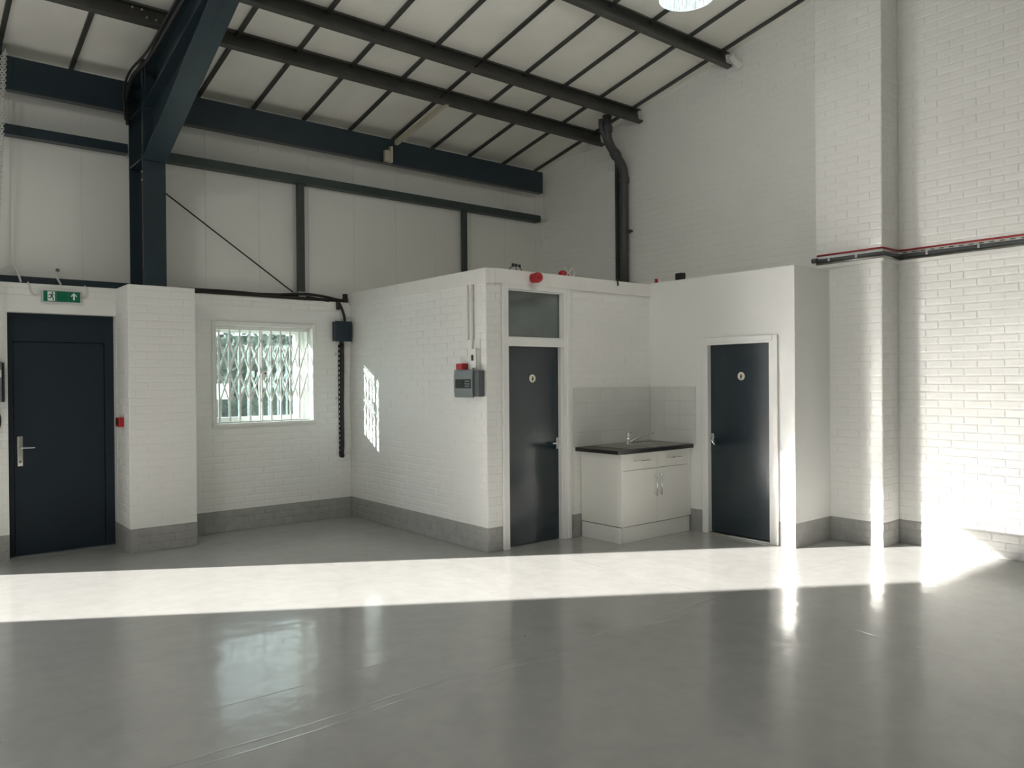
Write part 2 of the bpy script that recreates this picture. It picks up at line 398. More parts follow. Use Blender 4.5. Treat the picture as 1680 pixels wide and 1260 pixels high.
# cladding above the brick
wall_up = thing('wall_back_upper', 'off white metal cladding above the brick at the back', 'wall', (0, YC, 2.59), kind='structure')
seams = [1.01+.605*k for k in range(-17, 12)]+[XR]
for a, b in zip(seams, seams[1:]):
    a2, b2 = a+.0006, b-.0006
    z0 = 2.592
    if b > ROLL_D[0] and a < ROLL_D[1]: z0 = ROLL_D[3]
    mb = MB().box(a2, b2, YC, YC+.05, z0, 4.86)
    mb.box(a2, a2+.03, YC-.002, YC, z0, 4.86)
    mb.build('cladding_panel', 'clad', wall_up)
B('outer_sheet', 'clad', wall_up, -9.0, ROLL_D[0], YC+.055, YC+.12, 2.592, 4.95); B('outer_sheet', 'clad', wall_up, ROLL_D[1], 8.1, YC+.055, YC+.12, 2.592, 4.95)
B('outer_sheet', 'clad', wall_up, ROLL_D[0], ROLL_D[1], YC+.055, YC+.12, ROLL_D[3], 4.95)
# jamb linings of the roller door
B('door_jamb', 'plain', wall_up, ROLL_D[1], ROLL_D[1]+.03, YB, YC+.12, 2.6, ROLL_D[3]); B('door_jamb', 'plain', wall_up, ROLL_D[0]-.03, ROLL_D[0], YB+.02, YC+.12, 2.6, ROLL_D[3])

# right wall and its pilaster
wall_right = MB().prism([(-8.8, 0), (8.86, 0), (8.86, zc(8.86)+.1), (0, zc(0)+.1), (-8.8, zc(8.8)+.1)], 0, XR, XR+.3).build('wall_right', 'brick')
tag(wall_right, 'tall white painted brick side wall on the right', 'wall', kind='structure')
rh = [(-1, YC-4.02, -1, 2.70), (YC-4.165, YC-3.49, -1, 9)]
bricks(wall_right, (XR, YC), (0, -1), (-1, 0), YC+1.2, 0, 5.75, rh, 300, seed=11, show=lambda x, y: x > 1448 or (y < 470 and x < 1337))
PLX, PL0, PL1 = 7.48, 3.49, 4.165
wall_pil = MB().box(PLX, XR-.001, PL0, PL1, 0, 5.9).build('wall_pilaster', 'brick')
tag(wall_pil, 'tall white brick pilaster standing out from the right wall', 'pilaster', kind='structure')
bricks(wall_pil, (PLX, PL1), (0, -1), (-1, 0), PL1-PL0, 0, 5.775, seed=12, ends=(0, PROUD), limit=230)
bricks(wall_pil, (PLX, PL0), (1, 0), (0, -1), XR-PLX, 0, 5.775, seed=13, ends=(PROUD, 0), phase=.1125, limit=150)

# unseen walls behind and to the left
LD = (-6.0, -1.6, -1, 2.9)          # made-up loading door, unseen, added to let light in from the left
wl = MB()
for a, b, c, d in cutcells(-8.8, 8.86, 0, 4.8, [LD]): wl.box(-9.3, -9.0, a, b, c, d)
wl.prism([(-8.8, 4.8), (8.86, 4.8), (8.86, zc(8.86)+.1), (0, zc(0)+.1), (-8.8, zc(8.8)+.1)], 0, -9.3, -9.0)
wl = wl.build('wall_left', 'plain')
tag(wl, 'plain white side wall far to the left with an added open loading door', 'wall', kind='structure')
wf = MB()
for a, b, c, d in cutcells(-9.0, 7.82, 0, 5.0, []): wf.box(a, b, -9.0, -8.74, c, d)
wf = wf.build('wall_front', 'plain'); tag(wf, 'plain white front wall behind the camera', 'wall', kind='structure')

# ceiling: liner panels between dark bars
ceiling = thing('ceiling', 'sloping off white panelled ceiling between dark bars', 'ceiling', (0, 0, 4.8), kind='structure')
tb = [.92+.6125*k for k in range(-16, 12)]
edges = [-9.0]+tb+[XR+.02]
me_bar = None
for k, (a, b) in enumerate(zip(edges, edges[1:])):
    for sgn in (1, -1):
        y0, y1 = 0, sgn*8.80
        poly = [(y0, zc(y0)), (y1, zc(y1)), (y1, zc(y1)+.03), (y0, zc(y0)+.03)]
        MB().prism(poly, 0, a+.002, b-.002).build('ceiling_panel', 'panel', ceiling)
for k, x in enumerate(tb):
    for sgn in (1, -1):
        y1 = sgn*8.74
        MB().prism([(0, zc(0)-.028), (y1, zc(y1)-.028), (y1, zc(y1)+.001), (0, zc(0)+.001)], 0, x-.020, x+.020).build('ceiling_bar', 'tbar', ceiling)
# outer roof sheet keeps the weather (and stray light) out
for sgn in (1, -1):
    cells = [(-9.4, 8.2, 0, 9.2)]
    for a, b, c, d in cells:
        MB().prism([(sgn*c, zc(c)+.05), (sgn*d, zc(d)+.05), (sgn*d, zc(d)+.12), (sgn*c, zc(c)+.12)], 0, a, b).build('roof_sheet', 'clad', ceiling)

# ------------------------------------------------------------------ toilet block
BX, BY = 4.475, 5.82; B2X, B2Y = 6.82, 4.02; FZ = 2.565; TOPZ = 2.705
w1 = MB().box(BX, BX+.11, BY, YB-.006, 0, FZ+.02).build('wall_toilet_side', 'brick')
tag(w1, 'white brick side wall of the toilet block carrying the alarm panel', 'wall', kind='structure')
bricks(w1, (BX, YB-.006), (0, -1), (-1, 0), YB-.006-BY, 0, FZ+.01, seed=21, ends=(0, PROUD), phase=.05)
D2 = (4.66, 5.50)
w2 = MB()
for a, b, c, d in cutcells(BX+.112, B2X, 0, FZ+.02, [(D2[0], D2[1], -1, 3)]): w2.box(a, b, BY, BY+.11, c, d)
w2 = w2.build('wall_toilet_front', 'brick')
tag(w2, 'white brick front wall of the toilet block around the door with the glazed top', 'wall', kind='structure')
bricks(w2, (BX, BY), (1, 0), (0, -1), B2X-BX, 0, FZ+.01, [(D2[0]-BX, D2[1]-BX, -1, 3), (5.60-BX, 3, .90, 1.56)], seed=22, ends=(PROUD, 0), phase=.1125)
D3 = (4.245, 5.045, 2.02)
w3 = MB()
for a, b, c, d in cutcells(B2Y, BY+.11, 0, 2.725, [(D3[0], D3[1], -1, D3[2])]): w3.box(B2X, B2X+.10, a, b, c, d)
w3.box(B2X+.10, PLX+.001, B2Y, B2Y+.10, 0, 2.725)
w3 = w3.build('wall_toilet_right', 'plaster')
tag(w3, 'smooth white plastered wall of the toilet block around the right hand door', 'wall', kind='structure')
rt = MB().box(BX+.02, XR-.002, BY+.03, YC-.01, 2.595, 2.655).box(B2X+.02, XR-.002, PL1+.002, BY+.03, 2.595, 2.655).build('ceiling_toilet_block', 'fascia')
tag(rt, 'flat roof deck on top of the white toilet block', 'roof', kind='structure')
f1 = MB().box(BX-.022, BX+.02, BY-.022, YB-.008, FZ, TOPZ).build('trim_1', 'fascia', bevel=.003)
tag(f1, 'white fascia board along the top of the toilet block brick side', 'fascia', kind='structure')
f2 = MB().box(BX+.022+.07, B2X-.001, BY-.022, BY+.02, FZ+.008, TOPZ+.006).build('trim_2', 'fascia', bevel=.003)
tag(f2, 'white fascia board over the toilet door with the glazed top', 'fascia', kind='structure')
f3 = MB().box(BX+.0205, BX+.0915, BY-.0215, BY+.02, FZ+.002, TOPZ+.003).build('trim_3', 'fascia', bevel=.003)
tag(f3, 'short white fascia return block at the toilet block corner', 'fascia', kind='structure')

# ------------------------------------------------------------------ doors
def round_disc(name, parent, c, n, r, fig):
    c = Vector(c); n = Vector(n); t = Vector((0, 0, 1)).cross(n).normalized()
    d = MB().lathe([(0, 0), (r, 0), (r, .004), (r-.002, .006), (0, .006)], c, n, 28).build(name, 'cream', parent)
    mb = MB(); o = c+n*.0055; UP = Vector((0, 0, 1))
    k = r/.05
    mb.flat([(.0075*k*math.cos(a*.5236), .022*k+.0075*k*math.sin(a*.5236)) for a in range(12)], o, t, UP, n, .0015)
    if fig == 'man':
        mb.flat([(x*k, y*k) for x, y in [(-.012, .012), (.012, .012), (.017, -.008), (.012, -.009), (.009, .004), (.008, -.034), (.001, -.034), (0, -.012), (-.001, -.034), (-.008, -.034), (-.009, .004), (-.012, -.009), (-.017, -.008)]], o, t, UP, n, .0015)
    else:
        mb.flat([(x*k, y*k) for x, y in [(-.009, .012), (.009, .012), (.016, -.006), (.011, -.008), (.014, -.018), (.006, -.018), (.006, -.034), (-.006, -.034), (-.006, -.018), (-.014, -.018), (-.011, -.008), (-.016, -.006)]], o, t, UP, n, .0015)
    mb.build('pictogram', 'signink', d); return d

# fire exit door
d1 = thing('door_1', 'slate blue steel exit door with a lever handle and panel above', 'door', (1.41, 8.68, 0), kind='structure')
fr = MB().box(.945, 1.005, 8.655, 8.7195, 0, 2.318).box(1.79, 1.876, 8.655, 8.7195, 0, 2.318).box(1.005, 1.79, 8.655, 8.7195, 2.045, 2.318)
fr.build('door_frame', 'door', d1, .003)
B('door_leaf', 'door', d1, 1.009, 1.786, 8.668, 8.715, .008, 2.041, .003)
B('light_gap_backing', 'door', d1, .946, 1.875, 8.72, 8.80, .004, 2.317)  # backing added to stop daylight showing through the gap round the leaf
B('threshold', 'greybox', d1, .95, 1.872, 8.60, 8.80, 0, .006)
hp = MB().box(1.031, 1.080, 8.655, 8.668, .855, 1.142).build('handle_plate', 'steel', d1, .012, True, 3)
MB().tube(smooth_path([(1.056, 8.66, 1.035), (1.056, 8.612, 1.035), (1.072, 8.605, 1.035), (1.11, 8.605, 1.033), (1.172, 8.607, 1.031)]), .0095, 10).build('lever', 'chrome', hp, smooth=True)
MB().lathe([(0, 0), (.013, 0), (.013, .006), (0, .006)], (1.056, 8.656, .90), (0, -1, 0), 14).build('lock_cylinder', 'chrome', hp)

# toilet door with glazed top
d2 = thing('door_2', 'dark blue gloss toilet door under a glazed top light beside the sink', 'door', (5.1, 5.85, 0), kind='structure')
fr = MB()
fr.box(4.685, 4.732, 5.800, 5.925, 0, 2.573).box(5.462, 5.500, 5.800, 5.925, 0, 2.573).box(4.732, 5.462, 5.800, 5.925, 2.528, 2.573).box(4.732, 5.462, 5.800, 5.925, 1.972, 2.052)
fr.build('door_frame', 'white_gloss', d2, .004)
MB().box(5.442, 5.4615, 5.826, 5.925, 0, 1.9715).box(4.7325, 4.750, 5.880, 5.925, 0, 1.9715).build('door_stop', 'white_gloss', d2, .003)
B('architrave', 'white_gloss', d2, 4.652, 4.686, 5.792, 5.819, 0, 2.573, .008); B('architrave', 'white_gloss', d2, 5.499, 5.552, 5.790, 5.819, 0, 2.573, .010)
bead = MB().box(4.732, 5.462, 5.83, 5.85, 2.052, 2.066).box(4.732, 5.462, 5.83, 5.85, 2.514, 2.528).box(4.732, 4.744, 5.83, 5.85, 2.066, 2.514).box(5.440, 5.462, 5.83, 5.85, 2.066, 2.514)
bead.build('glazing_bead', 'white_gloss', d2, .002)
B('glass_pane', 'glass_dark', d2, 4.740, 5.452, 5.852, 5.860, 2.056, 2.524)
lf = B('door_leaf', 'door_gloss', d2, 4.751, 5.441, 5.872, 5.915, .006, 1.9705, .002)
round_disc('toilet_sign', d2, (5.09, 5.872, 1.655), (0, -1, 0), .040, 'woman')
h2 = MB().box(5.400, 5.436, 5.862, 5.872, .930, 1.046).build('handle_plate', 'chrome', d2, .004)
MB().tube(smooth_path([(5.42, 5.865, .992), (5.42, 5.825, .992), (5.40, 5.82, .992), (5.315, 5.822, .992)]), .0085, 10).build('lever', 'chrome', h2, smooth=True)

# right-hand toilet door
d3 = thing('door_3', 'dark blue gloss toilet door in the smooth plastered wall', 'door', (6.86, 4.65, 0), kind='structure')
fr = MB().box(6.802, 6.925, 5.018, 5.046, 0, 2.018).box(6.802, 6.925, 4.244, 4.290, 0, 2.018).box(6.802, 6.925, 4.290, 5.018, 1.992, 2.018)
fr.build('door_frame', 'white_gloss', d3, .003)
arch = MB().box(6.798, 6.8195, 5.038, 5.093, 0, 2.068).build('architrave', 'white_gloss', d3, .006)
MB().box(6.798, 6.8195, 4.194, 4.249, 0, 2.068).build('architrave', 'white_gloss', d3, .006)
MB().box(6.798, 6.8195, 4.2495, 5.0375, 2.012, 2.068).build('architrave', 'white_gloss', d3, .006)
B('door_leaf', 'door_gloss', d3, 6.858, 6.902, 4.292, 5.016, .022, 1.990, .002)
B('threshold', 'steel', d3, 6.80, 6.92, 4.29, 5.02, 0, .018, .003)
round_disc('toilet_sign', d3, (6.858, 4.640, 1.662), (-1, 0, 0), .042, 'man')
h3 = MB().box(6.847, 6.858, 4.972, 5.006, .965, 1.06).build('handle_plate', 'chrome', d3, .004)
MB().tube(smooth_path([(6.85, 4.988, 1.01), (6.81, 4.988, 1.005), (6.805, 4.975, .99), (6.808, 4.935, .945)]), .009, 10).build('lever', 'chrome', h3, smooth=True)

# ------------------------------------------------------------------ barred window
wn = thing('window_1', 'white framed window in the brick wall behind a folding grille', 'window', (3.41, YB, 1.15), kind='structure')
X0, X1, Z0, Z1 = 2.815, 4.010, 1.155, 2.308
ln = MB().box(X0, 2.858, 8.515, 8.80, 1.19, Z1).box(3.972, X1, 8.515, 8.80, 1.19, Z1).box(2.858, 3.972, 8.515, 8.80, 2.262, Z1)
ln.build('window_lining', 'white_gloss', wn, .003)
B('window_sill', 'white_gloss', wn, X0-.005, X1+.005, 8.495, 8.80, Z0, 1.189, .006)
fy0, fy1 = 8.765, 8.835
fm = MB().box(2.858, 2.912, fy0, fy1, 1.19, 2.262).box(3.918, 3.972, fy0, fy1, 1.19, 2.262).box(2.912, 3.918, fy0, fy1, 1.19, 1.245).box(2.912, 3.918, fy0, fy1, 2.20, 2.262)
fm.build('window_frame', 'white_plastic', wn, .004)
sash = MB().box(3.86, 3.918, fy0-.012, fy1-.012, 1.245, 2.20).build('mullion', 'white_plastic', wn, .004)
for a, b in ((2.912, 3.86),):
    B('glass_pane', 'glass', wn, a, b, 8.796, 8.802, 1.245, 2.20)
wall_out = None

gr = thing('security_grille', 'white folding scissor grille across the window', 'grille', (3.41, 8.62, 1.19))
GY = 8.615
B('top_track', 'grille', gr, 2.860, 3.970, GY-.022, GY+.022, 2.222, 2.260, .002)
B('bottom_track', 'grille', gr, 2.860, 3.970, GY-.018, GY+.018, 1.190, 1.204, .002)
gx = [2.875, 2.915, 3.034, 3.145, 3.262, 3.380, 3.402, 3.507, 3.623, 3.738, 3.850, 3.960]
gx = [2.876, 2.918, 3.034, 3.147, 3.263, 3.385, 3.508, 3.623, 3.738, 3.848, 3.955]
zl = [1.418, 1.768, 2.120]
for x in gx:
    if x == 3.385:
        B('vertical_bar', 'grille', gr, x-.019, x-.003, GY-.011, GY+.011, 1.204, 2.222, .002); B('vertical_bar', 'grille', gr, x+.005, x+.021, GY-.011, GY+.011, 1.204, 2.222, .002)
    else: B('vertical_bar', 'grille', gr, x-.0105, x+.0105, GY-.006, GY+.006, 1.204, 2.222, .002)
for a, b in zip(gx[1:], gx[2:]):
    for c, d in zip(zl, zl[1:]):
        MB().bar((a, GY-.014, c), (b, GY-.014, d),   .004, .016, (0, 0, 1)).build('lattice_strip', 'grille', gr)
        MB().bar((a, GY+.014, d), (b, GY+.014, c), .004, .016, (0, 0, 1)).build('lattice_strip', 'grille', gr)
B('lock_case', 'grille', gr, 3.395, 3.45, GY-.026, GY+.012, 1.69, 1.77, .003)
MB().lathe([(0, 0), (.009, 0), (.009, .008), (0, .008)], (3.425, GY-.026, 1.735), (0, -1, 0), 12).build('keyhole', 'black', gr)

# ------------------------------------------------------------------ steelwork
pf = thing('portal_frame', 'heavy dark teal steel column and rafter rising out of the brick pier', 'steel frame', (2.135, 8.35, 2.588))
CX0, CX1 = 2.030, 2.242; CM = (CX0+CX1)/2
def rz(y): return zc(y)-.195             # top of the rafter under the purlins
def rb(y): return 4.335+.1985*(8.04-y)      # underside of the rafter
def hb(y): return 3.815+.402*(8.105-y)   # underside of the haunch
col = MB().box(CX0, CX1, 8.108, 8.130, 2.50, 4.66).box(CX0, CX1, 8.610, 8.632, 2.50, 4.66).box(CM-.006, CM+.006, 8.130, 8.610, 2.50, 4.66)
col.build('column', 'steel_teal', pf)
MB().box(CX0, CX1, 8.086, 8.1075, 3.815, rz(8.1)).build('end_plate', 'steel_teal', pf)
for z in (3.83, 4.33): MB().box(CX0+.004, CM-.0065, 8.131, 8.609, z, z+.015).box(CM+.0065, CX1-.004, 8.131, 8.609, z, z+.015).build('stiffener_plate', 'steel_teal', pf)
MB().prism([(8.632, 4.662), (8.108, 4.662+CS*.52), (8.108, 4.69+CS*.52), (8.632, 4.69)], 0, CX0, CX1).build('cap_plate', 'steel_teal', pf)
def ibeam(ytop, ybot, ya, yb_, t=.018, w=.105, wt=.005):
    mb = MB()
    mb.prism([(ya, ytop(ya)-t), (yb_, ytop(yb_)-t), (yb_, ytop(yb_)), (ya, ytop(ya))], 0, CM-w, CM+w)
    mb.prism([(ya, ybot(ya)), (yb_, ybot(yb_)), (yb_, ybot(yb_)+t), (ya, ybot(ya)+t)], 0, CM-w, CM+w)
    mb.prism([(ya, ybot(ya)+t), (yb_, ybot(yb_)+t), (yb_, ytop(yb_)-t), (ya, ytop(ya)-t)], 0, CM-wt, CM+wt)
    return mb
ibeam(rz, rb, 8.085, 0).build('rafter', 'steel_teal', pf)
ibeam(lambda y: rz(-y), lambda y: rb(-y), -8.085, 0).build('rafter', 'steel_teal', pf)
hy = 5.53
hm = MB().prism([(8.085, hb(8.085)), (hy, hb(hy)), (hy, hb(hy)+.02), (8.085, hb(8.085)+.02)], 0, CX0, CX1)
hm.prism([(8.085, hb(8.085)+.02), (hy, rb(hy)), (8.085, rb(8.085))], 0, CM-.005, CM+.005)
hm.build('haunch', 'steel_teal', pf)
MB().box(CX0, CM-.0052, 7.985, 8.0, rb(8.0)+.018, rz(8.0)-.018).build('stiffener_plate', 'steel_teal', pf)
for (z, y) in ((3.70, 8.20), (3.62, 8.20)):
    MB().lathe([(0, 0), (.011, 0), (.011, .01), (0, .01)], (CX0, 8.118, z), (-1, 0, 0), 8).build('bolt', 'steel', pf)
MB().prism([(2.25, 4.09), (2.36, 3.99), (2.36, 3.95), (2.25, 3.95)], 1, 8.55, 8.562).build('rail_cleat', 'steel_green', pf)

# black cables running down beside the rafter
cbp = smooth_path([(1.99, 6.3, 4.84), (1.98, 7.0, 4.72), (1.97, 7.6, 4.62), (1.95, 8.1, 4.60), (1.965, 8.42, 4.52), (1.985, 8.5, 4.40), (2.0, 8.52, 4.25)], 5)
cb = MB().tube(cbp, .020, 8).build('cable_bundle', 'cable', smooth=True)
tag(cb, 'thick black cables strapped down the side of the rafter', 'cable')
MB().tube([p+Vector((-.035, -.05, .03)) for p in cbp], .012, 6).build('cable_strand', 'cable', cb, smooth=True)

def c_profile(y, z, depth, fl, lip, t, ang):
    """lipped channel seen from its open side: (y,z) is its lower front corner; returns a (y,z) outline"""
    s = Vector((-math.cos(ang), math.sin(ang))); n = Vector((math.sin(ang), math.cos(ang))); o = Vector((y, z))
    pts = [(0, lip), (0, 0), (-fl, 0), (-fl, depth), (0, depth), (0, depth-lip), (-t, depth-lip), (-t, depth-t), (-fl+t, depth-t), (-fl+t, t), (-t, t), (-t, lip)]
    return [tuple(o+s*a+n*b) for a, b in pts]
purl = [(7.43, 7.80, 'lowest of the grey roof purlins, ending at the grey downpipe'), (6.745, 7.80, 'grey roof purlin second from the back wall, ending above the downpipe'),
        (5.371, 7.79, 'grey roof purlin whose end rests by a white stub on the right wall'), (4.0, 7.79, 'grey roof purlin just above the picture, nearest over the floor')]
for y, xe, lab in purl:
    zb = zc(y)-.184
    t = thing('roof_purlin', lab, 'beam', (2.135, y, zb), 'roof purlins')
    MB().prism(c_profile(y, zb, .178, .065, .022, .004, ANG), 0, -8.9, xe).build('channel', 'steel_grey', t)
    for sx in (1.92, 2.00):
        for dz in (.06, .12):
            if y in (7.43,):
                MB().lathe([(0, 0), (.010, 0), (.010, .012), (0, .012)], (sx-.12 if dz > .1 else sx, y+.052, zb+dz+.005), (0, -1, 0), 8).build('bolt', 'steel', t)
st = MB().box(7.70, 7.815, 5.315, 5.355, 5.23, 5.27)
st = MB().bar((7.755, 5.36, 5.39), (7.79, 5.25, 5.24), .045, .06).build('support_stub', 'white_gloss')
tag(st, 'short white stub at the purlin end on the right wall', 'bracket')

# eaves beam (interrupted by the column)
for a, b, lab in ((-8.9, 2.02, 'dark eaves beam at the back left of the steel column'), (2.25, 7.60, 'dark eaves beam at the back between steel column and right wall')):
    t = thing('eaves_beam', lab, 'beam', ((a+b)/2, 8.55, 4.38))
    MB().prism([(8.50, 4.372), (8.59, 4.372), (8.59, 4.380), (8.508, 4.380), (8.508, 4.672), (8.59, 4.672), (8.59, 4.680), (8.50, 4.680)], 0, a, b).build('channel', 'steel_teal', t)
    MB().box(a, b, 8.496, 8.50, 4.368, 4.376).build('lower_edge', 'steel_grey', t)
for a, b, z, lab in ((-.05, 2.02, 3.99, 'dark wall rail left of the steel column'), (2.25, 7.66, 3.978, 'long thin dark wall rail right of the steel column'), (-.05, 2.02, 2.600, 'dark rail lying on the brick above the exit door')):
    t = thing('wall_rail', lab, 'rail', ((a+b)/2, 8.66, z), 'cladding rails')
    h = .095 if z > 3 else .062
    MB().prism([(8.62, z), (8.735, z), (8.735, z+.004), (8.624, z+.004), (8.624, z+h-.004), (8.735, z+h-.004), (8.735, z+h), (8.62, z+h)], 0, a, b).build('channel', 'steel_teal' if b < 3 else 'steel_green', t)
rb_ = MB().box(7.66, 7.815, 8.60, 8.73, 4.02, 4.045).build('rail_bracket', 'lightgrey'); tag(rb_, 'pale bracket fixing the wall rail to the right wall', 'bracket')
for a, b, z0, lab in ((3.862, 3.942, 2.60, 'dark green upright on the brick beside the window'), (6.256, 6.322, 2.66, 'dark green upright rising behind the toilet block')):
    t = thing('wall_upright', lab, 'post', ((a+b)/2, 8.68, z0), 'green uprights between rail and brick')
    MB().box(a, b, 8.635, 8.70, z0+.10, 3.976).build('post', 'steel_green', t, .004)
    MB().box(a-.006, b+.006, 8.628, 8.708, z0, z0+.10).build('foot', 'lightgrey', t, .004)
wr = MB().tube([(2.25, 8.66, 3.74), (3.80, 8.66, 2.69)], .008, 6).build('tie_rod', 'cable'); tag(wr, 'thin dark diagonal tie rod across the cladding by the column', 'rod')
sr = MB().tube([(5.12, 3.9, zc(3.9)-.10), (5.12, 7.5, zc(7.5)-.10)], .009, 6).build('sag_rod', 'cable'); tag(sr, 'thin dark rod linking the purlins beside a ceiling bar', 'rod')

# beige trunking under the ceiling
t = thing('ceiling_trunking', 'beige trunking sloping under the ceiling down to the eaves beam', 'trunking', (5.1, 8.45, 4.38))
MB().bar((5.10, 8.47, 4.635), (5.185, 7.46, 4.875), .045, .05).build('trunking_length', 'beige', t)
MB().box(4.995, 5.03, 8.425, 8.49, 4.37, 4.57).build('conduit_drop', 'beige', t, .004)
MB().box(4.925, 4.995, 8.43, 8.49, 4.375, 4.515).build('switch_box', 'beige', t, .008)

# rainwater pipe and post in the corner
t = thing('rainwater_pipe', 'dark grey plastic downpipe bending under the purlins to the toilet block roof', 'pipe', (7.73, 7.03, 2.66))
px = 7.735; py = 7.03
MB().tube([(px+a, py, z) for a, z in ((0, 2.66), (0, 3.5), (0, 4.34), (-.008, 4.41), (-.03, 4.465), (-.07, 4.515), (-.16, 4.605), (-.25, 4.695), (-.285, 4.74), (-.308, 4.79), (-.315, 4.85), (-.315, 5.08))], .060, 18).build('pipe_run', 'pipe', t, smooth=True)
for a, z, ax in ((0, 4.25, (0, 0, 1)), (-.135, 4.58, (-.707, 0, .707)), (-.315, 4.87, (0, 0, 1))):
    MB().lathe([(.061, 0), (.071, 0), (.071, .075), (.061, .075)], (px+a, py, z), ax, 20).build('socket_collar', 'pipe', t)
MB().tube(smooth_path([(px-.27, py, 4.72), (px-.35, py+.01, 4.80), (px-.405, py+.02, 4.90), (px-.415, py+.02, 5.02)], 4), .030, 10).build('branch_pipe', 'pipe', t, smooth=True)
MB().box(px-.02, XR, py-.08, py+.08, 3.60, 3.625).build('pipe_clip', 'pipe', t)
po = MB().box(7.745, 7.80, 7.16, 7.20, 2.66, 4.62).build('corner_post', 'steel_green'); tag(po, 'thin dark green steel angle just left of the downpipe', 'post')

# hoist chain at the left
t = thing('hoist_chain', 'hanging chain loop of the roller door at the left edge', 'chain', (.91, 8.3, 3.2))
MB().lathe([(.03, -.03), (.075, -.03), (.075, -.02), (.05, 0), (.075, .02), (.075, .03), (.03, .03)], (.87, 8.36, 4.70), (1, 0, 0), 20).build('chain_wheel', 'steel_teal', t)
MB().box(.60, .92, 8.40, 8.46, 4.66, 4.76).build('wheel_bracket', 'steel_teal', t)
chm = MB(); n = 0
for strand in (0, 1):
    a = Vector((.935, 8.30, 4.66)); b = Vector((.785-.012*strand, 8.30, 1.20))
    if strand: a = a+Vector((-.012, .10, 0)); b = b+Vector((0, .08, 0))
    cnt = 142
    for k in range(cnt):
        p = a.lerp(b, (k+.5)/cnt); d = (b-a).normalized(); s1 = Vector((1, 0, 0)) if k % 2 else Vector((0, 1, 0))
        ring = [p+d*math.cos(q)*.018+s1*math.sin(q)*.0125 for q in [2*math.pi*i/8 for i in range(9)]]
        chm.tube(ring, .0048, 5, False)
c_ = chm.build('chain_links', 'lightgrey', t, smooth=True); c_['kind'] = 'stuff'

# ------------------------------------------------------------------ high bay lamp
def high_bay(lx, ly, lz, watts, label):
    t = thing('high_bay_lamp', label, 'lamp', (lx, ly, lz), 'high bay lamps under the roof')
    prof = [(.212, .0), (.222, .004), (.222, .016), (.208, .022), (.196, .07), (.165, .15), (.12, .22), (.085, .26)]
    MB().lathe(prof+[(r-.006, h) for r, h in reversed(prof[3:])]+[(.205, .004), (.212, 0)], (lx, ly, lz), (0, 0, 1), 48).build('lamp_shade', 'shade', t, smooth=True)
    MB().lathe([(0, .12), (.03, .13), (.045, .17), (.03, .22), (.02, .26), (0, .26)], (lx, ly, lz), (0, 0, 1), 20).build('bulb', 'glow', t, smooth=True)
    MB().lathe([(.088, .26), (.10, .27), (.10, .46), (.07, .50), (0, .50)], (lx, ly, lz), (0, 0, 1), 24).build('gear_housing', 'lightgrey', t)
    MB().tube([(lx, ly, lz+.5), (lx, ly, zc(ly))], .008, 6).build('hanging_rod', 'steel', t)
    pl = bpy.data.lights.new('high_bay_light', 'POINT'); pl.energy = watts; pl.color = (1, .98, .92); pl.shadow_soft_size = .2
    po_ = bpy.data.objects.new('high_bay_light', pl); COL.objects.link(po_); po_.location = (lx, ly, lz+.05)
high_bay(5.155, 3.985, 4.745, 34, 'lit bell shaped high bay lamp at the top of the picture')
high_bay(-.90, 3.985, 4.745, 95, 'added high bay lamp out of view at the left, brightening the room')  # made-up second lamp, stronger, lifts pier, cladding and ceiling

# ------------------------------------------------------------------ kitchenette
CXA, CXB = 5.708, 6.748; CYF = 5.242
t = thing('sink_base_cabinet', 'cream white base cabinet with two drawers and two doors under the sink', 'cabinet', (6.25, 5.5, 0))
cbm = MB().box(CXA, CXA+.018, CYF+.018, 5.812, .165, .894).box(CXB+.05, CXB+.066, CYF+.02, 5.812, .165, .894).box(CXA+.018, CXB+.05, 5.795, 5.812, .165, .88).box(CXA+.018, CXB+.05, CYF+.02, 5.795, .165, .183)
cbm.box(CXA+.018, CXB+.05, CYF+.024, CYF+.036, .183, .70).box(CXA+.018, CXB+.05, CYF+.024, CYF+.036, .70, .89)
cbm.build('carcass', 'cab', t)
B('filler_panel', 'cab', t, CXB+.002, 6.815, CYF+.012, CYF+.028, .165, .893, .001)
B('plinth_board', 'plinth', t, CXA+.0, 6.79, CYF+.012, CYF+.030, 0, .158, .002); B('plinth_board', 'plinth', t, CXA-.009, CXA+.009, CYF+.012, 5.80, 0, .158, .002)
mid = 6.249
def bar_handle(par, a, b, out):
    a = Vector(a); b = Vector(b); d = (b-a).normalized()
    mb = MB().tube([a, b], .006, 10)
    for q in (a+d*.02, b-d*.02): mb.tube([q, q+Vector(out)], .0045, 8)
    mb.build('handle', 'chrome', par, smooth=True)
for k, (a, b) in enumerate(((CXA+.022, mid-.0015), (mid+.0015, CXB-.002))):
    d = B('drawer_front', 'cab', t, a, b, CYF, CYF+.018, .726, .890, .0015)
    hx = (5.873, 6.105) if k == 0 else (6.383, 6.615)
    bar_handle(d, (hx[0], CYF-.028, .815), (hx[1], CYF-.028, .815), (0, .03, 0))
    d = B('cabinet_door', 'cab', t, a, b, CYF, CYF+.018, .166, .722, .0015)
    x = mid-.038 if k == 0 else mid+.036
    bar_handle(d, (x, CYF-.028, .438), (x, CYF-.028, .664), (0, .03, 0))
B('cabinet_end', 'cab', t, CXA-.002, CXA+.022, CYF+.001, CYF+.0185, .165, .893)
wt = MB()
WX0, WX1, WY0, WY1 = 5.625, 6.812, 5.213, 5.812
for a, b, c, d in cutcells(WX0, WX1, WY0, WY1, [(6.36, 6.72, 5.335, 5.70)]): wt.box(a, b, c, d, .896, .933)
